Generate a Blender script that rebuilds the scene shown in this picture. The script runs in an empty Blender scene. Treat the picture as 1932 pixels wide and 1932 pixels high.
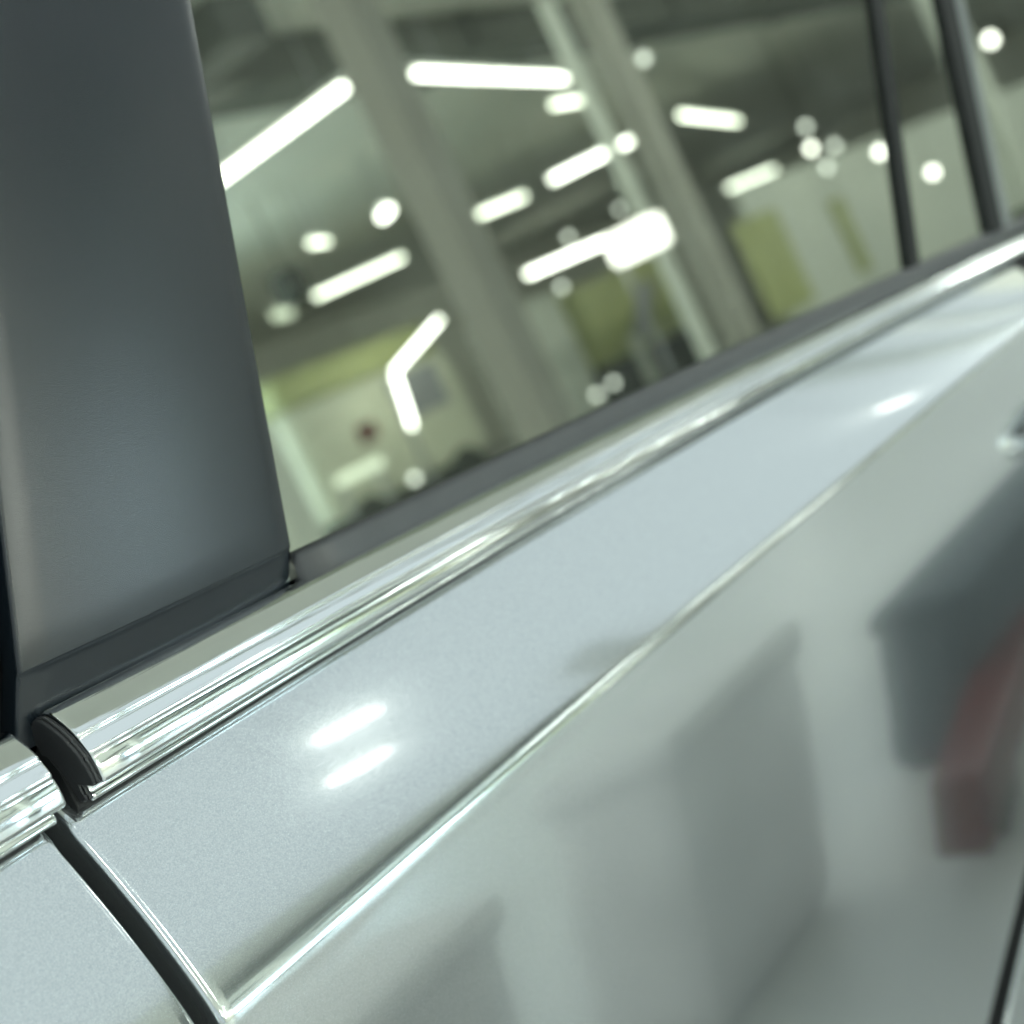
import bpy, bmesh, math, random
import numpy as np
from mathutils import Matrix, Vector

random.seed(4)
S = bpy.context.scene
COL = S.collection

# ------------------------------------------------------------------ camera
# car frame: +X runs along the car's flank towards its tail, +Y goes into the
# car, +Z is up; the origin is the front end of the rear door's chrome strip.
right = Vector((0.53273907, -0.83423369, -0.14227869))
down = Vector((-0.31430034, -0.0389402, -0.94852462))
fwd = Vector((0.78575084, 0.55003437, -0.28294489))
cam_d = bpy.data.cameras.new('camera')
cam = bpy.data.objects.new('camera', cam_d)
COL.objects.link(cam)
M4 = Matrix.Identity(4)
for i in range(3):
    M4[i][0] = right[i]; M4[i][1] = -down[i]; M4[i][2] = -fwd[i]
M4[0][3], M4[1][3], M4[2][3] = -0.36848, -0.47813, 0.23847
cam.matrix_world = M4
cam_d.sensor_width = 36.0
cam_d.lens = 36.0 * 3000.0 / 1932.0
cam_d.clip_start = 0.02
cam_d.clip_end = 200.0
cam_d.dof.use_dof = True
cam_d.dof.focus_distance = 0.64
cam_d.dof.aperture_fstop = 6.4
cam_d.dof.aperture_blades = 0
S.camera = cam

# ------------------------------------------------------------------ world / exposure
W = bpy.data.worlds.new('World'); S.world = W; W.use_nodes = True
W.node_tree.nodes['Background'].inputs[0].default_value = (0.80, 0.92, 0.93, 1)
W.node_tree.nodes['Background'].inputs[1].default_value = 1.0
S.render.engine = 'CYCLES'
S.cycles.max_bounces = 4; S.cycles.diffuse_bounces = 2; S.cycles.glossy_bounces = 3; S.cycles.transparent_max_bounces = 8
S.view_settings.view_transform = 'Standard'
S.view_settings.look = 'None'
S.view_settings.gamma = 1.0
S.view_settings.use_curve_mapping = False
S.view_settings.exposure = 0.0
FILL_TUBE = 90.0         # radiance of the unseen tubes added as fill light

# ------------------------------------------------------------------ helpers
def tag(o, label=None, cat=None, group=None, kind=None):
    if label: o['label'] = label
    if cat: o['category'] = cat
    if group: o['group'] = group
    if kind: o['kind'] = kind
    return o

def empty(name, loc=(0, 0, 0)):
    o = bpy.data.objects.new(name, None); COL.objects.link(o); o.location = loc
    return o

def link(name, me, mat, parent=None, smooth=False):
    o = bpy.data.objects.new(name, me); COL.objects.link(o)
    if mat: me.materials.append(mat)
    if smooth:
        for p in me.polygons: p.use_smooth = True
    if parent:
        o.parent = parent
        bpy.context.view_layer.update()
        o.matrix_parent_inverse = parent.matrix_world.inverted()
    return o

def mesh(name, vs, fs):
    me = bpy.data.meshes.new(name); me.from_pydata([tuple(v) for v in vs], [], fs)
    me.validate(); me.update()
    return me

def fix(me):
    bm = bmesh.new(); bm.from_mesh(me)
    bmesh.ops.remove_doubles(bm, verts=bm.verts, dist=1e-6)
    bmesh.ops.recalc_face_normals(bm, faces=bm.faces)
    bm.to_mesh(me); bm.free(); return me

def box_bm(bm, lo, hi):
    vs = [bm.verts.new((x, y, z)) for x in (lo[0], hi[0]) for y in (lo[1], hi[1]) for z in (lo[2], hi[2])]
    for f in ((0, 1, 3, 2), (4, 6, 7, 5), (0, 4, 5, 1), (2, 3, 7, 6), (0, 2, 6, 4), (1, 5, 7, 3)):
        bm.faces.new([vs[i] for i in f])

def box(name, lo, hi, mat, parent=None, bev=0.0):
    bm = bmesh.new(); box_bm(bm, lo, hi)
    if bev: bmesh.ops.bevel(bm, geom=list(bm.edges), offset=bev, segments=2, affect='EDGES', profile=0.6)
    bmesh.ops.recalc_face_normals(bm, faces=bm.faces)
    me = bpy.data.meshes.new(name); bm.to_mesh(me); bm.free()
    return link(name, me, mat, parent)

def tube(name, a, b, r, mat, parent=None, n=12, r2=None):
    a = Vector(a); b = Vector(b); d = (b - a).normalized()
    u = d.orthogonal().normalized(); v = d.cross(u)
    r2 = r if r2 is None else r2
    vs = []; fs = []
    for p, q in ((a, r), (b, r2)):
        for k in range(n):
            t = 2 * math.pi * k / n
            vs.append(p + u * (q * math.cos(t)) + v * (q * math.sin(t)))
    for k in range(n): fs.append((k, (k + 1) % n, n + (k + 1) % n, n + k))
    fs.append(tuple(range(n))[::-1]); fs.append(tuple(range(n, 2 * n)))
    return link(name, fix(mesh(name, vs, fs)), mat, parent)

def ball(name, c, r, mat, parent=None):
    bm = bmesh.new(); bmesh.ops.create_icosphere(bm, subdivisions=2, radius=r)
    for v in bm.verts: v.co += Vector(c)
    me = bpy.data.meshes.new(name); bm.to_mesh(me); bm.free()
    return link(name, me, mat, parent, True)

def prism(name, poly, n, th, mat, parent=None, bev=0.0):
    """flat polygon (3D points) extruded by th along -n"""
    n = Vector(n).normalized(); k = len(poly)
    vs = [Vector(p) for p in poly] + [Vector(p) - n * th for p in poly]
    fs = [tuple(range(k)), tuple(range(k, 2 * k))[::-1]]
    for i in range(k): fs.append((i, (i + 1) % k, k + (i + 1) % k, k + i))
    me = fix(mesh(name, vs, fs))
    if bev:
        bm = bmesh.new(); bm.from_mesh(me)
        bmesh.ops.bevel(bm, geom=list(bm.edges), offset=bev, segments=2, affect='EDGES')
        bm.to_mesh(me); bm.free()
    return link(name, me, mat, parent)

# ------------------------------------------------------------------ materials
def mat(name, color, rough=0.5, metal=0.0, spec=0.5, coat=0.0, coat_rough=0.03, coat_ior=1.5,
        noise=0.0, scale=8.0, bump=0.0, bscale=200.0, rvar=0.0):
    m = bpy.data.materials.new(name); m.use_nodes = True
    nt = m.node_tree; b = nt.nodes['Principled BSDF']
    b.inputs['Base Color'].default_value = (*color, 1)
    b.inputs['Roughness'].default_value = rough
    b.inputs['Metallic'].default_value = metal
    b.inputs['Specular IOR Level'].default_value = spec
    b.inputs['Coat Weight'].default_value = coat
    b.inputs['Coat Roughness'].default_value = coat_rough
    b.inputs['Coat IOR'].default_value = coat_ior
    tc = nt.nodes.new('ShaderNodeTexCoord')
    if noise or rvar:
        tx = nt.nodes.new('ShaderNodeTexNoise'); tx.inputs['Scale'].default_value = scale
        tx.inputs['Detail'].default_value = 2
        nt.links.new(tc.outputs['Object'], tx.inputs['Vector'])
    if noise:
        mx = nt.nodes.new('ShaderNodeMix'); mx.data_type = 'RGBA'
        mx.inputs['A'].default_value = (*[max(0, c * (1 - noise)) for c in color], 1)
        mx.inputs['B'].default_value = (*[min(1, c * (1 + noise)) for c in color], 1)
        nt.links.new(tx.outputs['Fac'], mx.inputs['Factor'])
        nt.links.new(mx.outputs['Result'], b.inputs['Base Color'])
    if rvar:
        mr = nt.nodes.new('ShaderNodeMapRange')
        mr.inputs['To Min'].default_value = max(0, rough - rvar); mr.inputs['To Max'].default_value = rough + rvar
        nt.links.new(tx.outputs['Fac'], mr.inputs['Value']); nt.links.new(mr.outputs['Result'], b.inputs['Roughness'])
    if bump:
        tb = nt.nodes.new('ShaderNodeTexNoise'); tb.inputs['Scale'].default_value = bscale
        tb.inputs['Detail'].default_value = 2
        bp = nt.nodes.new('ShaderNodeBump'); bp.inputs['Strength'].default_value = bump
        bp.inputs['Distance'].default_value = 0.0006
        nt.links.new(tc.outputs['Object'], tb.inputs['Vector'])
        nt.links.new(tb.outputs['Fac'], bp.inputs['Height']); nt.links.new(bp.outputs['Normal'], b.inputs['Normal'])
    return m

def emit(name, color, strength, sample=False):
    m = bpy.data.materials.new(name); m.use_nodes = True
    nt = m.node_tree; nt.nodes.clear()
    o = nt.nodes.new('ShaderNodeOutputMaterial'); e = nt.nodes.new('ShaderNodeEmission')
    e.inputs[0].default_value = (*color, 1); e.inputs[1].default_value = strength
    nt.links.new(e.outputs[0], o.inputs[0])
    if not sample: m.cycles.emission_sampling = 'NONE'
    return m

def paint():
    m = mat('silver_paint', (0.46, 0.50, 0.52), rough=0.125, metal=0.9, coat=1.0, coat_rough=0.015, coat_ior=2.0)
    nt = m.node_tree; b = nt.nodes['Principled BSDF']
    tc = nt.nodes.new('ShaderNodeTexCoord')
    v = nt.nodes.new('ShaderNodeTexVoronoi'); v.inputs['Scale'].default_value = 2600
    nt.links.new(tc.outputs['Object'], v.inputs['Vector'])
    mx = nt.nodes.new('ShaderNodeMix'); mx.data_type = 'RGBA'
    mx.inputs['A'].default_value = (0.45, 0.495, 0.505, 1); mx.inputs['B'].default_value = (0.61, 0.645, 0.655, 1)
    sp = nt.nodes.new('ShaderNodeSeparateColor')
    nt.links.new(v.outputs['Color'], sp.inputs[0]); nt.links.new(sp.outputs[0], mx.inputs['Factor'])
    nt.links.new(mx.outputs['Result'], b.inputs['Base Color'])
    return m

def glass(name, ior, tint, see):
    m = bpy.data.materials.new(name); m.use_nodes = True
    nt = m.node_tree; nt.nodes.clear()
    o = nt.nodes.new('ShaderNodeOutputMaterial')
    g = nt.nodes.new('ShaderNodeBsdfGlossy'); g.inputs['Roughness'].default_value = 0.0
    g.inputs['Color'].default_value = (*tint, 1)
    t = nt.nodes.new('ShaderNodeBsdfTransparent'); t.inputs['Color'].default_value = (*see, 1)
    fr = nt.nodes.new('ShaderNodeFresnel'); fr.inputs['IOR'].default_value = ior
    ge = nt.nodes.new('ShaderNodeNewGeometry')
    inv = nt.nodes.new('ShaderNodeMath'); inv.operation = 'SUBTRACT'; inv.inputs[0].default_value = 1
    mu = nt.nodes.new('ShaderNodeMath'); mu.operation = 'MULTIPLY'
    mix = nt.nodes.new('ShaderNodeMixShader')
    nt.links.new(ge.outputs['Backfacing'], inv.inputs[1])
    nt.links.new(inv.outputs[0], mu.inputs[0]); nt.links.new(fr.outputs[0], mu.inputs[1])
    nt.links.new(mu.outputs[0], mix.inputs[0]); nt.links.new(t.outputs[0], mix.inputs[1]); nt.links.new(g.outputs[0], mix.inputs[2])
    # thin uneven film of dust and wiping marks, put in to haze the reflection
    tc = nt.nodes.new('ShaderNodeTexCoord'); mp = nt.nodes.new('ShaderNodeMapping'); mp.inputs['Scale'].default_value = (5, 14, 14)
    mp.inputs['Rotation'].default_value = (0, 0.5, 0)
    tx = nt.nodes.new('ShaderNodeTexNoise'); tx.inputs['Scale'].default_value = 1.6; tx.inputs['Detail'].default_value = 7
    mr = nt.nodes.new('ShaderNodeMapRange'); mr.inputs['From Min'].default_value = 0.35; mr.inputs['From Max'].default_value = 0.75
    mr.inputs['To Min'].default_value = 0.025; mr.inputs['To Max'].default_value = 0.075
    df = nt.nodes.new('ShaderNodeBsdfDiffuse'); df.inputs['Color'].default_value = (0.55, 0.60, 0.55, 1)
    m2 = nt.nodes.new('ShaderNodeMixShader')
    nt.links.new(tc.outputs['Object'], mp.inputs[0]); nt.links.new(mp.outputs[0], tx.inputs['Vector'])
    nt.links.new(tx.outputs['Fac'], mr.inputs['Value']); nt.links.new(mr.outputs['Result'], m2.inputs[0])
    nt.links.new(mix.outputs[0], m2.inputs[1]); nt.links.new(df.outputs[0], m2.inputs[2])
    nt.links.new(m2.outputs[0], o.inputs[0])
    return m

def add_bump(m, sc, vec, strength, dist):
    nt = m.node_tree; b = nt.nodes['Principled BSDF']
    tc = nt.nodes.new('ShaderNodeTexCoord'); mp = nt.nodes.new('ShaderNodeMapping'); mp.inputs['Scale'].default_value = vec
    tx = nt.nodes.new('ShaderNodeTexNoise'); tx.inputs['Scale'].default_value = sc; tx.inputs['Detail'].default_value = 3
    bp = nt.nodes.new('ShaderNodeBump'); bp.inputs['Strength'].default_value = strength; bp.inputs['Distance'].default_value = dist
    nt.links.new(tc.outputs['Object'], mp.inputs[0]); nt.links.new(mp.outputs[0], tx.inputs['Vector'])
    nt.links.new(tx.outputs['Fac'], bp.inputs['Height']); nt.links.new(bp.outputs['Normal'], b.inputs['Normal'])
    if b.inputs['Coat Weight'].default_value > 0: nt.links.new(bp.outputs['Normal'], b.inputs['Coat Normal'])
PAINT = paint()
add_bump(PAINT, 260, (1, 1, 1), 0.012, 0.0004)
CHROME = mat('chrome', (0.74, 0.77, 0.78), rough=0.07, metal=1.0, rvar=0.03, scale=60)
add_bump(CHROME, 420, (0.012, 1, 1), 0.16, 0.0004)
RUBBER = mat('black_rubber', (0.035, 0.037, 0.040), rough=0.55, noise=0.2, scale=90, bump=0.15, bscale=900)
SEAL = mat('grey_seal', (0.060, 0.064, 0.068), rough=0.42, noise=0.15, scale=60, bump=0.2, bscale=1200)
BLACK = mat('black_gap', (0.008, 0.009, 0.010), rough=0.7)
PLASTIC = mat('satin_black_plastic', (0.009, 0.014, 0.019), rough=0.27, spec=0.5, coat=0.0, coat_rough=0.22, coat_ior=1.8, noise=0.08, scale=14, bump=0.065, bscale=1400)
GLOSS = mat('gloss_black', (0.010, 0.012, 0.012), rough=0.55, spec=0.12)
GLASS = glass('tinted_window_glass', 6.0, (0.85, 0.88, 0.77), (0.10, 0.12, 0.10))
LINING = mat('cabin_lining', (0.02, 0.022, 0.022), rough=0.8)

# ------------------------------------------------------------------ the hall the car stands in
FZ, CZ = -0.95, 3.35
M_FLOOR = mat('epoxy_floor', (0.64, 0.655, 0.64), rough=0.35, noise=0.12, scale=1.3, rvar=0.08)
M_WALL = mat('painted_wall', (0.78, 0.79, 0.69), rough=0.8, noise=0.10, scale=0.8)
M_CEIL = mat('ceiling_sheet', (0.69, 0.70, 0.62), rough=0.85, noise=0.12, scale=0.6)
M_COL = mat('column_paint', (0.40, 0.40, 0.35), rough=0.6, noise=0.08, scale=3)
M_PALE = mat('pale_paint', (0.76, 0.80, 0.72), rough=0.6, noise=0.06, scale=4)
M_CREAM = mat('cream_paint', (0.74, 0.76, 0.60), rough=0.5, noise=0.08, scale=2)
M_LIME = mat('lime_paint', (0.50, 0.54, 0.24), rough=0.5, noise=0.15, scale=2)
M_DARK = mat('dark_steel', (0.035, 0.045, 0.035), rough=0.6)
M_DUCT = mat('duct_metal', (0.07, 0.08, 0.065), rough=0.6, noise=0.2, scale=3)
M_GREY = mat('grey_steel', (0.33, 0.34, 0.36), rough=0.5)
M_WHITE = mat('lamp_housing', (0.75, 0.78, 0.74), rough=0.5)
M_RED = mat('dark_red_paint', (0.10, 0.003, 0.004), rough=0.45, noise=0.15, scale=12)
M_MAT = mat('blue_grey_crate', (0.060, 0.080, 0.094), rough=0.75, noise=0.2, scale=5)
M_MATB = mat('grey_crate', (0.76, 0.76, 0.75), rough=0.75, noise=0.25, scale=4)
E_FILL = emit('fill_tube_light', (0.93, 1.0, 0.91), FILL_TUBE, True)
E_L1 = emit('bright_tube_light', (0.93, 1.0, 0.91), 18.0)
E_L2 = emit('worn_tube_light', (0.90, 1.0, 0.86), 12.0)
E_L3 = emit('old_tube_light', (0.90, 1.0, 0.88), 9.0)
E_THIN = emit('thin_tube_light', (0.95, 1.0, 0.95), 9.0, True)
E_DIM = emit('dim_light', (0.85, 1.0, 0.80), 2.6)
E_BULB = emit('bulb_light', (0.95, 1.0, 0.93), 16.0)

def quad(name, pts, m):
    o = link(name, mesh(name, pts, [(0, 1, 2, 3)]), m); tag(o, kind='structure'); return o
HX0, HX1, HY0, HY1 = -9.0, 50.0, -23.5, 9.0
quad('floor', [(HX0, HY0, FZ), (HX1, HY0, FZ), (HX1, HY1, FZ), (HX0, HY1, FZ)], M_FLOOR)
quad('ceiling', [(HX0, HY0, CZ), (HX0, -6.4, CZ), (HX1, -6.4, CZ), (HX1, HY0, CZ)], M_CEIL)
quad('ceiling', [(HX0, -1.2, CZ), (HX0, HY1, CZ), (HX1, HY1, CZ), (HX1, -1.2, CZ)], M_CEIL)  # unseen soffit added so the chrome's upper face mirrors grey
quad('wall_back', [(HX0, HY0, FZ), (HX0, HY0, CZ), (HX1, HY0, CZ), (HX1, HY0, FZ)], M_WALL)
quad('wall_far', [(HX1, HY0, FZ), (HX1, HY0, CZ), (HX1, HY1, CZ), (HX1, HY1, FZ)], M_WALL)

# ------------------------------------------------------------------ the car
CAR = empty('silver_car', (0.4, 0.75, FZ))
tag(CAR, 'silver car with chrome window strip and dark pillar cover, filling the picture', 'car')

def zt(x): return -0.011 * x * x - 0.0198 * x + 0.0167      # top of the chrome strip
def zb(x): return -0.0204 * x * x + 0.0062 * x - 0.0223     # its lower edge
def zs(x): return -0.0073 * x * x - 0.0256 * x + 0.0305     # bottom of the glass
def zc(x): return -0.0069 * x * x + 0.0260 * x - 0.1059     # feature line
TAU = math.radians(10.5)
GN = Vector((0, -math.cos(TAU), math.sin(TAU)))
def gy(z): return 0.012 + (z - 0.02) * math.tan(TAU)         # the glass plane

# cross-section: key s -> (blend of zb / zc / floor-fixed z, y)
def section():
    """list of (kind, t, y): kind 0 between strip and feature line, 1 below it"""
    out = []
    for k in range(34):
        u = k / 33
        out.append((0, u, 0.004 - 0.060 * (1 - (1 - u) ** 1.06) + 0.007 * max(0.0, 1 - u / 0.12) ** 1.6))
    low = [(0, -0.056), (0.006, -0.0569), (0.02, -0.0594), (0.05, -0.0645), (0.10, -0.0715), (0.16, -0.0783), (0.25, -0.0862), (0.35, -0.0930),
           (0.45, -0.0985), (0.53, -0.1015), (0.60, -0.1000), (0.66, -0.0920), (0.70, -0.0750)]
    ds = np.array([a for a, b in low]); ys = np.array([b for a, b in low])
    m = np.gradient(ys, ds)
    for d in list(np.linspace(0.002, 0.06, 30)) + list(np.linspace(0.07, 0.70, 60)):
        i = min(len(ds) - 2, max(0, int(np.searchsorted(ds, d) - 1)))
        h = ds[i + 1] - ds[i]; t = (d - ds[i]) / h
        y = ((2 * t ** 3 - 3 * t ** 2 + 1) * ys[i] + (t ** 3 - 2 * t ** 2 + t) * h * m[i]
             + (-2 * t ** 3 + 3 * t ** 2) * ys[i + 1] + (t ** 3 - t ** 2) * h * m[i + 1])
        out.append((1, float(d), float(y)))
    for it in range(2):                                       # round the fold
        ys2 = [o[2] for o in out]
        for k in range(24, 46):
            out[k] = (out[k][0], out[k][1], 0.5 * ys2[k] + 0.25 * (ys2[k - 1] + ys2[k + 1]))
    return out
SEC = section()
def sec_pt(k, x):
    kind, t, y = SEC[k]
    if kind == 0:
        a = zb(x) + 0.006
        return y, a + (zc(x) - a) * t
    w = max(0.0, 1 - t / 0.5)
    return y, -0.1059 - t + (zc(x) + 0.1059) * w

def panel(name, xe0, xe1, cols, r=0.0032, deep=True):
    """door skin between two edge curves xe(z) with rolled edges"""
    vs = []; nrow = len(SEC)
    def column(fx, dy):
        for k in range(nrow):
            y, z = sec_pt(k, 0.3); x = fx(z); y, z = sec_pt(k, x); vs.append((x, y + dy, z))
    roll = ([(0, 0.024), (0, 0.012)] if deep else [(0, 0.0055)]) + [(0, r), (r * 0.08, r * 0.62), (r * 0.29, r * 0.29), (r * 0.62, r * 0.08), (r, 0), (r * 2, 0)]
    n = 0
    for dx, dy in roll: column(lambda z, d=dx: xe0(z) + d, dy); n += 1
    for j in range(1, cols):
        t = j / cols
        column(lambda z, t=t: (xe0(z) + 2 * r) * (1 - t) + (xe1(z) - 2 * r) * t, 0); n += 1
    for dx, dy in reversed(roll): column(lambda z, d=dx: xe1(z) - d, dy); n += 1
    fs = []
    for i in range(n - 1):
        for k in range(nrow - 1):
            a = i * nrow + k
            fs.append((a, a + 1, a + nrow + 1, a + nrow))
    me = mesh(name, vs, fs)
    return me

def soften(me, it=3):
    return me

def seam_front(z): return -0.0085 - 0.0065 * min(1.0, max(0.0, (z + 0.105) / 0.075)) ** 2 + 0.02 * max(0, -0.25 - z)
def seam_back(z):                                             # rear edge of the rear door (round the wheel arch)
    zz = np.array([-0.85, -0.72, -0.66, -0.596, -0.562, -0.529, -0.48, -0.42, -0.36, -0.30, -0.24, 0.1])
    xx = np.array([0.42, 0.55, 0.622, 0.727, 0.799, 0.869, 0.972, 1.080, 1.165, 1.210, 1.235, 1.235])
    return float(sum(np.interp(z + dz, zz, xx) for dz in (-0.03, -0.015, 0, 0.015, 0.03)) / 5)

rd = link('rear_door', panel('rear_door', seam_front, seam_back, 70, r=0.0040), PAINT, CAR, True)
fd = link('front_door', panel('front_door', lambda z: -1.05, lambda z: seam_front(z) - 0.0088, 40), PAINT, CAR, True)
rf = link('rear_fender', panel('rear_fender', lambda z: seam_back(z) + 0.095, lambda z: 2.3, 40, deep=False), PAINT, CAR, True)
for o in (rd, fd, rf):
    for p in o.data.polygons: p.flip() if p.normal.y > 0.4 else None

# dark channel behind the gaps
def channel(name, fx, w):
    vs = []; n = len(SEC)
    for dx in (-w, w):
        for k in range(n):
            y, z = sec_pt(k, fx(-0.1)); x = fx(z) + dx; vs.append((x, y + (0.022 if name[0] == 'd' else 0.010), z))
    vs2 = [(x, y + 0.02, z) for x, y, z in vs]
    fs = [(k, k + 1, n + k + 1, n + k) for k in range(n - 1)]
    fs += [(2 * n + k, 2 * n + k + 1, 3 * n + k + 1, 3 * n + k) for k in range(n - 1)]
    return link(name, mesh(name, vs + vs2, fs), BLACK, CAR)
channel('door_gap_seal', lambda z: seam_front(z) - 0.006, 0.03)
channel('wheel_arch_seal', lambda z: seam_back(z) + 0.052, 0.07)

# chrome strip -------------------------------------------------------------
PROF = [(0.016, 0.80), (0.012, 0.95), (0.0095, 0.995), (0.0075, 1.003), (0.0055, 0.995)]
for _a in range(0, 21):                                        # round upper bead running into a flatter front
    _t = math.radians(62 - 56 * (_a / 20) ** 1.15)
    PROF.append((PROF[-1][0] - 0.00178 * math.sin(_t), PROF[-1][1] - 0.00178 * math.cos(_t) / 0.039 * 0.92))
    if _a in (8, 13): PROF.append((PROF[-1][0] + 0.0002, PROF[-1][1] - 0.006))      # drawn lines in the section
_y, _t = PROF[-1]
PROF += [(_y + 0.0006, _t - 0.020), (_y + 0.0024, _t - 0.036), (_y + 0.0055, _t - 0.044), (_y + 0.0100, _t - 0.050), (_y + 0.0108, _t - 0.062), (_y + 0.0098, 0.125),
         (_y + 0.0088, 0.095), (_y + 0.0088, 0.060), (_y + 0.0108, 0.032), (0.0, 0.015), (0.006, 0.01)]
def strip(name, x0, x1, parent, m, prof=PROF, n=60, lead=0.0, grow=0.0, r=0.0014):
    """extrusion along the belt line; lead: the start is cut back at the top"""
    vs = []; fs = []; k = len(prof)
    xs = [(0.0, -r), (0.0, -0.5 * r), (0.3 * r, -0.12 * r), (r, 0)] + [((x1 - x0) * i / n, 0) for i in range(1, n)] \
        + [(x1 - x0 - r, 0), (x1 - x0 - 0.3 * r, -0.12 * r), (x1 - x0, -0.5 * r), (x1 - x0, -r)]
    for dx, inset in xs:
        for y, t in prof:
            x = x0 + dx
            h = zt(x) - zb(x); zz = zb(x) + h * t
            cy, cz = 0.004, zb(x) + h * 0.5
            s = 1 + (inset + grow) / 0.018
            if dx < 0.1 and lead: x = x + lead * (t - 0.5) * (1 - dx / 0.1)
            if dx > x1 - x0 - 0.1 and lead: x = x + lead * (t - 0.5) * (1 - (x1 - x0 - dx) / 0.1)
            vs.append((x, cy + (y - cy) * s, cz + (zz - cz) * s))
    m_ = len(xs)
    for i in range(m_ - 1):
        for j in range(k - 1):
            a = i * k + j; fs.append((a, a + k, a + k + 1, a + 1))
    fs.append(tuple(range(k))); fs.append(tuple(range((m_ - 1) * k, m_ * k))[::-1])
    return link(name, fix(mesh(name, vs, fs)), m, parent, True)
st = strip('chrome_strip', -0.0045, 2.2, rd, CHROME, n=90, lead=-0.002)
st['label'] = 'long polished chrome strip below the window'
strip('strip_end_cap', -0.0088, -0.0042, rd, RUBBER, n=4, grow=-0.0010, lead=-0.002)
strip('chrome_strip', -1.0, -0.0235, fd, CHROME, n=40, lead=-0.002)
strip('strip_end_cap', -0.040, -0.0245, fd, RUBBER, n=4, grow=-0.003)
# black carrier rail; its lower lip draws the shadow line under the strip
def rail(name, x0, x1, parent, m):
    pr = [(0.022, 0.9), (0.004, 0.4), (-0.0020, 0.03), (-0.0015, -0.04), (0.004, -0.10), (0.022, -0.18)]
    return strip(name, x0, x1, parent, m, prof=pr, n=40, r=0.0005)
rail('strip_carrier', -0.009, 2.2, rd, BLACK)
rail('strip_carrier', -1.0, -0.028, fd, BLACK)

# glass, seal, pillar cover --------------------------------------------------
def gp(x, z, off=0.0):
    return Vector((x, gy(z), z)) + GN * off
ZTOP = 0.44
def pane(name, xa, xb, parent):
    pts = []
    n = 24
    z0 = [(xa(0.02) + (xb(0.0) - xa(0.02)) * i / n) for i in range(n + 1)]
    for x in z0: pts.append(gp(x, zs(x) - 0.012))
    pts.append(gp(xb(ZTOP), ZTOP)); pts.append(gp(xa(ZTOP), ZTOP))
    return prism(name, pts, GN, 0.004, GLASS, parent)
def cov_r(z): return 0.1480 + 0.214 * (z - 0.027)
def cov_l(z): return -0.0142 + 0.29 * (z - 0.0233)
def bar1(z): return 0.989 + 0.32 * (z - 0.003)
def bar2(z): return 1.222 + 0.10 * (z + 0.01)
pane('window_glass', lambda z: cov_r(z) - 0.02, lambda z: bar1(z), rd)
pane('quarter_glass', lambda z: bar1(z) + 0.004, lambda z: bar2(z), rd)
pane('rear_quarter_glass', lambda z: bar2(z) + 0.030, lambda z: 1.95 - 0.5 * (z), rf)

def bar(name, fx, w, off, th, m, parent):
    z0 = zs(fx(0.0)) - 0.004
    pts = [gp(fx(z) + s, z, off) for s, zz in ((-w / 2, 0), (w / 2, 1)) for z in ([z0 + (ZTOP - z0) * i / 10 for i in range(11)] if zz == 0 else [ZTOP - (ZTOP - z0) * i / 10 for i in range(11)])]
    return prism(name, pts, GN, th, m, parent, bev=0.0008)
bar('division_bar', bar1, 0.030, 0.004, 0.012, GLOSS, rd)
bar('window_frame', bar2, 0.045, 0.005, 0.014, GLOSS, rd)
bar('frame_trim', lambda z: bar2(z) + 0.040, 0.026, 0.0035, 0.012, mat('frame_trim_grey', (0.16, 0.18, 0.18), rough=0.3), rd)

# belt seal: a rubber lip between glass and strip
def belt(name, x0, x1, m, parent, up=0.0):
    vs = []; fs = []; n = 60
    for i in range(n + 1):
        x = x0 + (x1 - x0) * i / n
        z1 = zs(x) + up; z0 = zt(x) - 0.004
        for y, z in ((gy(z1) - 0.0005, z1 - 0.0008), (gy(z1) - 0.0022, z1), (gy(z1) - 0.0042, z1 - 0.001), (gy(z1) - 0.0052, z1 - 0.003),
                     (gy(z1) - 0.0062, (z1 + z0) / 2), (0.0048, z0 + 0.004), (0.0060, z0), (0.014, z0 - 0.004)):
            vs.append((x, y, z))
    k = 8
    for i in range(n):
        for j in range(k - 1):
            a = i * k + j; fs.append((a, a + k, a + k + 1, a + 1))
    fs.append(tuple(range(k))); fs.append(tuple(range(n * k, n * k + k))[::-1])
    return link(name, fix(mesh(name, vs, fs)), m, parent, True)
belt('belt_seal', 0.1505, 2.1, SEAL, rd)

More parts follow.
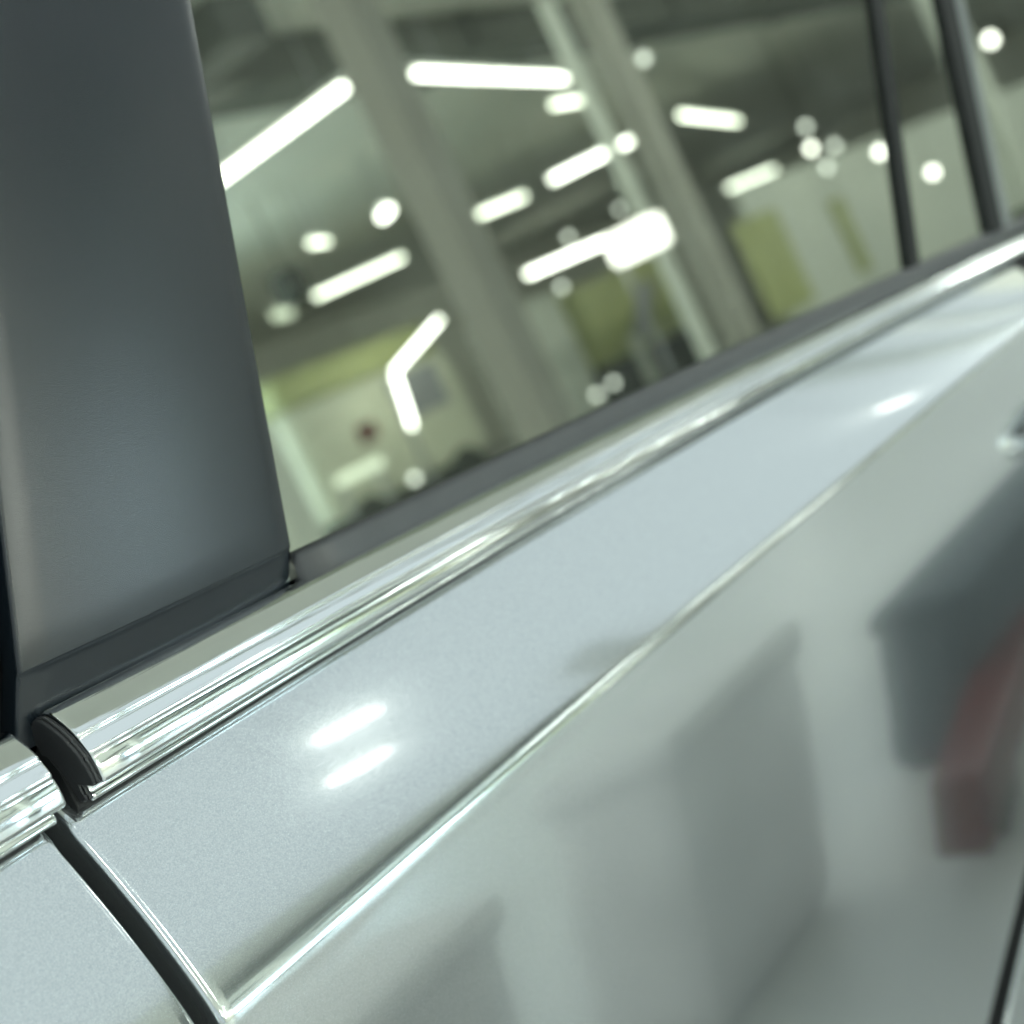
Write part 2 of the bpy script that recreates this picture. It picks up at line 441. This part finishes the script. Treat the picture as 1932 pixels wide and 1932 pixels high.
# pillar cover: satin plastic with a rounded edge and a stepped foot
def cover(name, fl, fr, parent):
    zz = [ZTOP - (ZTOP - 0.034) * (i / 30) for i in range(31)] + [0.0335, 0.0328, 0.0315, 0.030, 0.026, 0.020, 0.012, 0.004]
    offs = [0.0042] * 31 + [0.0041, 0.0036, 0.0030, 0.0026, 0.0016, 0.0002, -0.002, -0.005]
    vs = []; fs = []
    r = 0.0022
    cs = [(0, 0, -0.010), (0, 0, -r), (0, 0.3 * r, -0.3 * r), (0, r, 0)] + [(t, 0, 0) for t in (0.1, 0.25, 0.4, 0.55, 0.7, 0.85, 0.93)] + [(1, -r, 0), (1, -0.3 * r, -0.3 * r), (1, 0, -r), (1, 0, -0.006)]
    for z, o in zip(zz, offs):
        tilt = 0.0
        for t, dx, do in cs:
            x = fl(z) * (1 - t) + fr(z) * t + dx
            shift = zs(x) - 0.0305 if z < 0.035 else (zs(x) - 0.0305) * max(0, 1 - (z - 0.035) / 0.1)
            # the cover bows outward a little across its width
            bow = 0.0030 * (1 - (2 * t - 1) ** 2)
            vs.append(gp(x, z + shift, o + do + bow))
    k = len(cs)
    for i in range(len(zz) - 1):
        for j in range(k - 1):
            a = i * k + j; fs.append((a, a + k, a + k + 1, a + 1))
    return link(name, fix(mesh(name, vs, fs)), PLASTIC, parent, True)
pc = cover('pillar_cover', cov_l, lambda z: cov_r(z), rd)
pc['label'] = 'satin dark plastic pillar cover'
cover('pillar_cover', lambda z: -0.16 + 0.24 * z, lambda z: cov_l(z) - 0.012, fd)
# thin black line where the cover meets the glass
bar('cover_edge_seal', lambda z: cov_r(z) + 0.0006, 0.0018, 0.0022, 0.003, BLACK, rd)
# pillar behind the gap
prism('door_pillar', [gp(-0.2, -0.03, -0.012), gp(0.11, -0.03, -0.012), gp(0.22, ZTOP, -0.012), gp(-0.1, ZTOP, -0.012)], GN, 0.06, BLACK, CAR)
pane('window_glass', lambda z: -0.95 + 0.6 * z, lambda z: -0.15 + 0.24 * z, fd)

# door handle at the rear edge of the door
def loft(name, rings, m, parent):
    k = len(rings[0]); vs = [p for r in rings for p in r]; fs = []
    for i in range(len(rings) - 1):
        for j in range(k):
            a = i * k + j; b = i * k + (j + 1) % k; fs.append((a, b, b + k, a + k))
    fs.append(tuple(range(k))[::-1]); fs.append(tuple(range(len(vs) - k, len(vs))))
    return link(name, fix(mesh(name, vs, fs)), m, parent, True)
rings = []
for i in range(21):
    t = i / 20; x = 1.045 + 0.20 * t
    out = 0.052 * (1 - (2 * t - 1) ** 6) ** 0.5 if 0 < t < 1 else 0.0
    hh = 0.014 * (0.75 + 0.25 * math.sin(math.pi * t)); tt = 0.007
    cy = -0.069 - out * 0.55 - 0.004; cz = -0.184 + 0.015 * t
    rings.append([(x, cy + tt * math.cos(a), cz + hh * math.sin(a)) for a in [2 * math.pi * j / 14 for j in range(14)]])
loft('door_handle', rings, CHROME, rd)
# dark cup behind the handle
cup = []
for i in range(13):
    t = i / 12; x = 1.050 + 0.16 * t; w = 0.034 * math.sqrt(max(0.02, 1 - (2 * t - 1) ** 2))
    cup.append([(x, -0.0735 + 0.004 * math.cos(a), -0.226 + 0.012 * t + w * math.sin(a)) for a in [2 * math.pi * j / 12 for j in range(12)]])
loft('handle_cup', cup, GLOSS, rd)

# roof, sill and cabin so that the car closes behind its glass
prism('roof', [(-0.9, gy(ZTOP) - 0.006, ZTOP - 0.01), (1.9, gy(ZTOP) - 0.006, ZTOP - 0.01), (1.7, 0.2, 0.56), (1.6, 0.75, 0.60), (1.7, 1.3, 0.56), (1.9, 1.42, ZTOP - 0.01),
      (-0.9, 1.42, ZTOP - 0.01), (-0.7, 1.3, 0.56), (-0.6, 0.75, 0.60), (-0.7, 0.2, 0.56)], (0, 0, 1), 0.012, PAINT, CAR)
box('sill', (-1.05, -0.02, -0.90), (2.3, 0.30, -0.79), BLACK, CAR, bev=0.01)
box('cabin_lining', (-0.9, 0.10, -0.70), (2.0, 1.40, -0.10), LINING, CAR)
box('far_side', (-0.9, 1.405, -0.80), (2.2, 1.52, 0.428), LINING, CAR)
box('cabin_front', (-0.98, 0.12, -0.6), (-0.92, 1.38, 0.425), LINING, CAR)
box('cabin_rear', (2.02, 0.12, -0.6), (2.08, 1.38, 0.425), LINING, CAR)
box('rear_seat', (1.05, 0.28, -0.08), (1.3, 1.3, 0.18), LINING, CAR, bev=0.05)
box('headrest', (1.12, 0.42, 0.19), (1.24, 0.70, 0.36), LINING, CAR, bev=0.04)

# ------------------------------------------------------------------ hall fittings (seen in the reflections, with added unseen lights)
def column(x, y, w, label, m=M_COL):
    c = empty('hall_column', (x, y, FZ))
    box('shaft', (x - w / 2, y - w / 2, FZ + 0.30), (x + w / 2, y + w / 2, CZ - 0.002), m, c, bev=0.02)
    box('plinth', (x - w / 2 - 0.04, y - w / 2 - 0.04, FZ + 0.002), (x + w / 2 + 0.04, y + w / 2 + 0.04, FZ + 0.30), M_DARK, c, bev=0.02)
    return tag(c, label, 'column', 'columns of the hall')
column(7.55, -5.12, 0.27, 'broad grey column reflected left of centre in the window')
column(12.3, -6.17, 0.24, 'grey column reflected right of centre in the window, beside a pale pipe')
column(6.0, -8.2, 0.36, 'grey column mirrored only in the lower door panel', M_PALE)
column(20.5, -6.0, 0.36, 'pale column reflected near the division bar', M_PALE)
p = empty('down_pipe', (11.8, -6.27, FZ))
tube('pipe', (11.8, -6.27, FZ + 0.002), (11.8, -6.27, CZ - 0.4), 0.075, M_PALE, p)
tube('collar', (11.8, -6.27, 1.2), (11.8, -6.27, 1.3), 0.09, M_PALE, p)
tag(p, 'pale vertical pipe beside the right column in the window reflection', 'pipe')

def lamp(a, b, z, label, m=E_L1, r=0.030):
    a = Vector((a[0], a[1], z)); b = Vector((b[0], b[1], z)); d = (b - a).normalized(); n = Vector((-d.y, d.x, 0))
    L = empty('ceiling_lamp', (a + b) / 2)
    tube('tube', a, b, r, m, L, n=6)
    q = [a - d * .03 + n * .03, b + d * .03 + n * .03, b + d * .03 - n * .03, a - d * .03 - n * .03]
    prism('housing', [v + Vector((0, 0, r + 0.06)) for v in q], (0, 0, 1), 0.05, M_WHITE, L)
    for t in (0.15, 0.85):
        c = a.lerp(b, t); tube('hanger', c + Vector((0, 0, r + 0.06)), (c.x, c.y, CZ - 0.003), 0.008, M_GREY, L, n=6)
    return tag(L, label, 'ceiling lamp', 'fluorescent lamps of the hall')
lamp((9.24, -8.29), (9.13, -6.58), 2.6, 'long sloping lamp reflected beside the pillar cover')
lamp((10.0, -6.55), (13.51, -7.39), 2.6, 'long level lamp reflected at the top of the window')
lamp((14.42, -8.16), (15.07, -8.22), 2.6, 'short lamp reflected just below the long level lamp', E_L2)
lamp((20.74, -10.04), (25.5, -11.5), 2.6, 'level lamp reflected right of the second column', E_L2, r=0.04)
lamp((18.98, -12.75), (19.73, -12.39), 2.6, 'short sloping lamp reflected right of the broad column', E_L2, r=0.04)
lamp((19.68, -11.83), (20.32, -10.72), 2.6, 'sloping lamp reflected between the two columns', r=0.04)
lamp((29.5, -19.5), (31.8, -18.6), 2.3, 'lowest sloping lamp reflected between the two columns', E_L1, r=0.06)
lamp((17.63, -15.12), (18.73, -14.17), 2.6, 'sloping lamp reflected low, left of the broad column', E_L2, r=0.035)
lamp((13.74, -11.45), (14.2, -11.6), 2.6, 'smallest oval lamp reflected near the pillar cover', E_L2)
lamp((14.57, -10.84), (14.75, -11.13), 2.6, 'bright round lamp reflected beside the broad column', r=0.05)
lamp((40.72, -19.67), (42.86, -19.19), 2.6, 'short sloping lamp reflected near the division bar', E_L3, r=0.07)
lamp((17.18, -15.59), (17.7, -15.8), 2.6, 'small dim oval lamp reflected low beside the pillar cover', E_DIM, r=0.08)
# lamps mirrored in the shoulder, plus unseen ones added to light the car
k = 0
for x, y, lab in ((4.10, -3.44, 'lamp hanging over the aisle, mirrored in the door shoulder'), (4.30, -3.88, 'second short lamp over the aisle, mirrored in the door shoulder'), (-1.6, -2.4, 'unseen lamp added over the aisle ahead of the car'),
                  (8.8, -2.6, 'lamp hanging over the aisle behind the car'), (1.2, -5.2, 'unseen lamp added over the far aisle opposite the rear door'),
                  (-3.2, -5.2, 'unseen lamp added over the far aisle opposite the bonnet'), (1.0, 3.2, 'unseen lamp added beyond the car roof'),
                  (-3.4, 1.2, 'unseen lamp added over the bonnet of the car'), (5.6, 2.6, 'unseen lamp added behind the boot of the car'),
                  (-1.2, -9.5, 'unseen lamp added in the third row opposite the car'), (3.6, -9.5, 'unseen lamp added in the third row opposite the tail')):
    near = -4.0 < y < -2; h = 0.0 if near else 0.7; g = 0.19 if near else 0.05; lamp((x - g, y - h), (x + g, y + h), 2.7, lab, E_THIN if near else E_FILL, r=0.022 if near else 0.05)

def bulb(x, y, z, label, r=0.035, m=E_BULB, hang=True):
    b = empty('bulb_lamp', (x, y, z))
    ball('bulb', (x, y, z), r, m, b)
    tube('socket', (x, y, z + r * 0.8), (x, y, z + r * 0.8 + 0.08), 0.02, M_GREY, b, n=8)
    if hang: tube('cord', (x, y, z + r), (x, y, CZ - 0.003), 0.004, M_DARK, b, n=5)
    return tag(b, label, 'bulb lamp', 'small bulbs reflected in the car')
for i, x in enumerate((13, 19, 25, 31, 37)):  # unseen lamp row added to brighten the hall from the car's side
    lamp((x - 1.2, -2.2), (x + 1.2, -2.2), 2.7, ('first', 'second', 'third', 'fourth', 'last')[i] + ' added fill lamp of the unseen row leading away behind the car', E_FILL, r=0.075)
for i, (x, y) in enumerate(((3.0, -13.0), (6.0, -17.0), (9.0, -20.0), (1.0, -20.0), (-4, -14), (13.0, -22.0))):  # more out-of-view lamps added as fill for the hall
    lamp((x - 1.2, y), (x + 1.2, y), 2.7, ('nearest', 'second', 'third', 'fourth', 'leftmost', 'farthest')[i] + ' added fill lamp of the unseen rows deep in the hall', E_FILL, r=0.08)
E_B2 = emit('faint_bulb_light', (0.9, 1.0, 0.93), 6.0)
bulb(7.64, -5.10, 2.55, 'faint bulb reflected at the top left of the window', m=E_B2)
bulb(10.5, -7.05, 2.6, 'faint bulb reflected on the broad column', m=E_B2)
bulb(14.89, -7.22, 2.6, 'faint bulb reflected at the top of the second column', r=0.05, m=E_B2)
bulb(28.7, -8.0, 2.01, 'bright bulb mirrored in the rearmost quarter glass', r=0.10)
for (x, z, r, m, lab) in ((19.8, 1.54, .055, E_B2, 'topmost bulb of the reflected cluster'), (19.67, 1.25, .055, E_BULB, 'brightest bulb of the reflected cluster'),
                          (20.42, 1.18, .055, E_B2, 'right bulb of the reflected cluster'), (19.89, 0.95, .055, E_B2, 'lowest bulb of the reflected cluster'),
                          (21.81, 0.88, .065, E_BULB, 'single bulb reflected beside the division bar'), (23.4, 0.31, .07, E_BULB, 'bulb reflected in the narrow quarter glass')):
    bulb(x, -8.0, z, lab, r=r, m=m)
bulb(17.9, -11.3, 1.06, 'bulb reflected just below the lowest sloping lamp', r=0.05, m=E_B2)
bulb(18.6, -11.3, 1.66, 'bulb reflected above the floodlight', r=0.05, m=E_B2)
bulb(20.2, -11.3, 1.80, 'bulb reflected against the pale pipe', r=0.045, m=E_B2)
bulb(17.55, -11.3, -0.46, 'left bulb of the low pair reflected above the belt seal', r=0.05, m=E_B2)
bulb(18.05, -11.3, -0.42, 'right bulb of the low pair reflected above the belt seal', r=0.05, m=E_B2)
# partition behind the bulbs with coloured boards on it
pt = empty('partition', (22.5, -8.5, FZ))
box('panel', (18.2, -8.60, FZ + 0.002), (34.0, -8.52, 1.15), M_PALE, pt, bev=0.01)
tag(pt, 'pale partition reflected low beside the division bar', 'partition')
tag(box('lime_board', (17.6, -8.50, -0.55), (18.9, -8.46, 0.75), M_LIME, bev=0.01), 'lime board reflected on the pale partition near the second column', 'board', 'boards on the partition')
tag(box('lime_board', (20.6, -8.50, -0.55), (21.0, -8.46, 0.55), M_LIME, bev=0.01), 'narrow lime board reflected on the pale partition near the division bar', 'board', 'boards on the partition')

# duct under the ceiling
dk = empty('air_duct', (16, -7, 3.0))
box('duct_body', (5.0, -7.9, 2.98), (40.0, -7.2, 3.33), M_DUCT, dk, bev=0.02)
for x in (8, 12, 16, 20, 24, 28):
    box('flange', (x, -7.94, 2.95), (x + .08, -7.16, 3.335), M_DUCT, dk)
tag(dk, 'dark air duct crossing the top of the window reflection', 'air duct')
d2 = empty('roof_beam', (9, -5, 3.0))
box('beam', (8.0, -23.4, 3.0), (8.5, -6.45, 3.34), M_DUCT, d2, bev=0.02)
tag(d2, 'dark roof beam at the upper left of the window reflection', 'beam')

for k, y in enumerate((-1.75, -2.3)):  # unseen beams added to put streaks into the chrome's reflection
    b = empty('streak_purlin', (10, y, CZ))
    box('upper_flange', (HX0, y - 0.06, CZ + 0.16), (30, y + 0.06, CZ + 0.18), M_WHITE, b)
    box('web', (HX0, y - 0.012, CZ - 0.06), (30, y + 0.012, CZ + 0.158), M_WHITE, b)
    box('lower_flange', (HX0, y - 0.06, CZ - 0.08), (30, y + 0.06, CZ - 0.062), M_WHITE, b)
    tag(b, ('nearer', 'farther')[k] + ' unseen purlin added to streak the chrome reflection', 'purlin', 'added purlins')
# glowing panel added out of view to lay a sheen on the pillar cover
bo = empty('sheen_light', (12.5, -15.2, FZ))
box('frame', (9.0, -15.5, FZ + .002), (14.8, -15.1, 2.4), M_GREY, bo, bev=0.03)
box('sheen_panel', (9.6, -15.09, -0.1), (14.2, -15.06, 1.7), emit('sheen_emission', (0.72, 0.93, 1.0), 17.0), bo, bev=0.01)
tag(bo, 'unseen glowing panel added for the sheen on the pillar cover', 'light panel')
# van reflected left of the broad column
v = empty('delivery_van', (14.4, -12.4, FZ))
box('body', (12.75, -14.0, -0.42), (15.9, -12.0, 0.98), M_CREAM, v, bev=0.12)
box('roof_band', (12.78, -13.95, 0.985), (15.8, -12.05, 1.38), M_LIME, v, bev=0.08)
box('underbody', (12.9, -13.9, -0.80), (15.8, -12.1, -0.43), M_DARK, v)
for x in (13.3, 15.3):
    tube('wheel', (x, -12.25, -0.62), (x, -11.98, -0.62), 0.33, M_DARK, v, n=20)
box('tail_light', (13.65, -11.995, 0.28), (13.95, -11.95, 0.48), M_RED, v, bev=0.01)
box('window', (14.5, -11.995, 0.30), (15.5, -11.97, 0.86), M_GREY, v)
tag(v, 'cream van with lime roof reflected left of the broad column', 'van')
bl = empty('bent_light_stand', (14.9, -11.4, FZ))
tube('upper_tube', (15.25, -11.4, 1.25), (14.05, -11.4, 0.88), 0.028, E_L1, bl)
tube('lower_tube', (14.03, -11.4, 0.84), (13.9, -11.4, 0.20), 0.028, E_L1, bl)
tube('post', (13.9, -11.46, FZ + .003), (13.9, -11.46, 0.3), 0.03, M_GREY, bl)
tube('foot', (13.9, -11.46, FZ + .002), (13.9, -11.46, FZ + .03), 0.22, M_DARK, bl, n=18)
tag(bl, 'bent inspection light reflected in front of the cream van', 'inspection light')
wl = empty('floor_light', (13.0, -11.2, FZ))
tube('tube', (12.15, -11.2, 0.0), (12.9, -11.2, 0.0), 0.06, E_DIM, wl)
for x in (12.2, 12.85): tube('leg', (x, -11.25, FZ + .002), (x, -11.25, -0.02), 0.02, M_GREY, wl, n=8)
tag(wl, 'dim level work light reflected low beside the pillar cover', 'work light')
bulb(13.3, -11.2, -0.34, 'bulb reflected lowest in the window above the belt seal', r=0.05, m=E_B2)

cb = empty('pale_cabinet', (18.3, -12.5, FZ))
box('cabinet_body', (17.75, -13.0, FZ + .002), (18.75, -12.0, 1.1), M_PALE, cb, bev=0.03)
box('door_leaf', (17.8, -11.995, FZ + .1), (18.7, -11.97, 1.05), M_PALE, cb, bev=0.01)
tag(cb, 'pale cabinet reflected just right of the broad column', 'cabinet')
mc = empty('lime_lift_truck', (20.4, -12.3, FZ))
box('body', (19.2, -13.4, -0.2), (22.0, -12.0, 1.05), M_LIME, mc, bev=0.15)
box('base', (19.1, -13.3, FZ + .003), (22.1, -11.98, -0.22), M_DARK, mc, bev=0.05)
tube('arm', (20.2, -11.9, 0.0), (21.0, -11.9, 0.65), 0.13, M_GREY, mc)
tube('hook_post', (20.0, -11.9, -0.75), (20.0, -11.9, 0.05), 0.10, M_PALE, mc)
tag(mc, 'lime green machine reflected between the two columns', 'machine')
fl = empty('floodlight', (10.49, -5.7, FZ))
box('lamp_head', (10.34, -5.88, 0.58), (10.64, -5.48, 0.82), emit('flood_light_face', (0.95, 1, 0.93), 8.0), fl, bev=0.03)
tube('pole', (10.49, -5.9, FZ + .002), (10.49, -5.9, 0.7), 0.02, M_GREY, fl)
tag(fl, 'blinding floodlight reflected beside the second column', 'floodlight')
ps = empty('pale_post', (10.6, -10.0, FZ))
box('post', (9.9, -10.1, FZ + .002), (10.3, -9.9, 0.75), M_PALE, ps, bev=0.03)
tag(ps, 'pale post reflected low against the pillar cover', 'post')
sp = empty('dark_loudspeaker', (13.2, -12.0, 2.2))
box('case', (13.3, -11.9, 2.05), (13.6, -11.6, 2.45), M_DARK, sp, bev=0.03)
tube('hanger', (13.45, -11.75, 2.45), (13.45, -11.75, CZ - .003), 0.01, M_DARK, sp, n=6)
tag(sp, 'small dark hanging box reflected near the pillar cover', 'loudspeaker')

# things on the floor beside the car, mirrored in the lower door panel
def crate(x0, x1, y0, y1, h, m, label):
    c = empty('storage_crate', ((x0 + x1) / 2, (y0 + y1) / 2, FZ))
    z0 = FZ + 0.004
    box('body', (x0, y0, z0), (x1, y1, FZ + h), m, c, bev=0.05)
    box('lid', (x0 - .008, y0 - .008, FZ + h * 0.86), (x1 + .008, y1 + .008, FZ + h + .012), m, c, bev=0.035)
    return tag(c, label, 'crate', 'crates beside the car')
crate(1.95, 3.2, -0.74, -0.55, 0.34, M_MAT, 'dark blue grey crate mirrored at the right of the door')
crate(1.16, 1.56, -0.92, -0.66, 0.52, M_MATB, 'tall mid grey crate mirrored in the middle of the door')
crate(0.42, 0.86, -1.05, -0.74, 0.50, mat('pale_taupe_crate', (0.80, 0.785, 0.77), rough=0.7, noise=0.15, scale=5), 'pale taupe crate mirrored low at the left of the door')
la = empty('red_lift_arm', (1.56, -0.44, FZ))
def arm(name, x0, x1, y0, y1, z0, z1, m, bev=0.0):
    o = box(name, (x0, y0, z0), (x1, y1, z1), m, None, bev)
    o.parent = la; o.rotation_euler.z = math.radians(-10.5); return o
arm('arm_tube', 0.0, 2.4, -0.042, 0.042, 0.05, 0.18, M_RED, 0.012)
arm('arm_shoe', 0.15, 0.30, -0.04, 0.04, 0.004, 0.07, M_DARK)
arm('arm_shoe', 2.1, 2.3, -0.04, 0.04, 0.022, 0.07, M_DARK)
tag(la, 'dark red steel lift arm mirrored at the right edge of the door', 'lift arm')
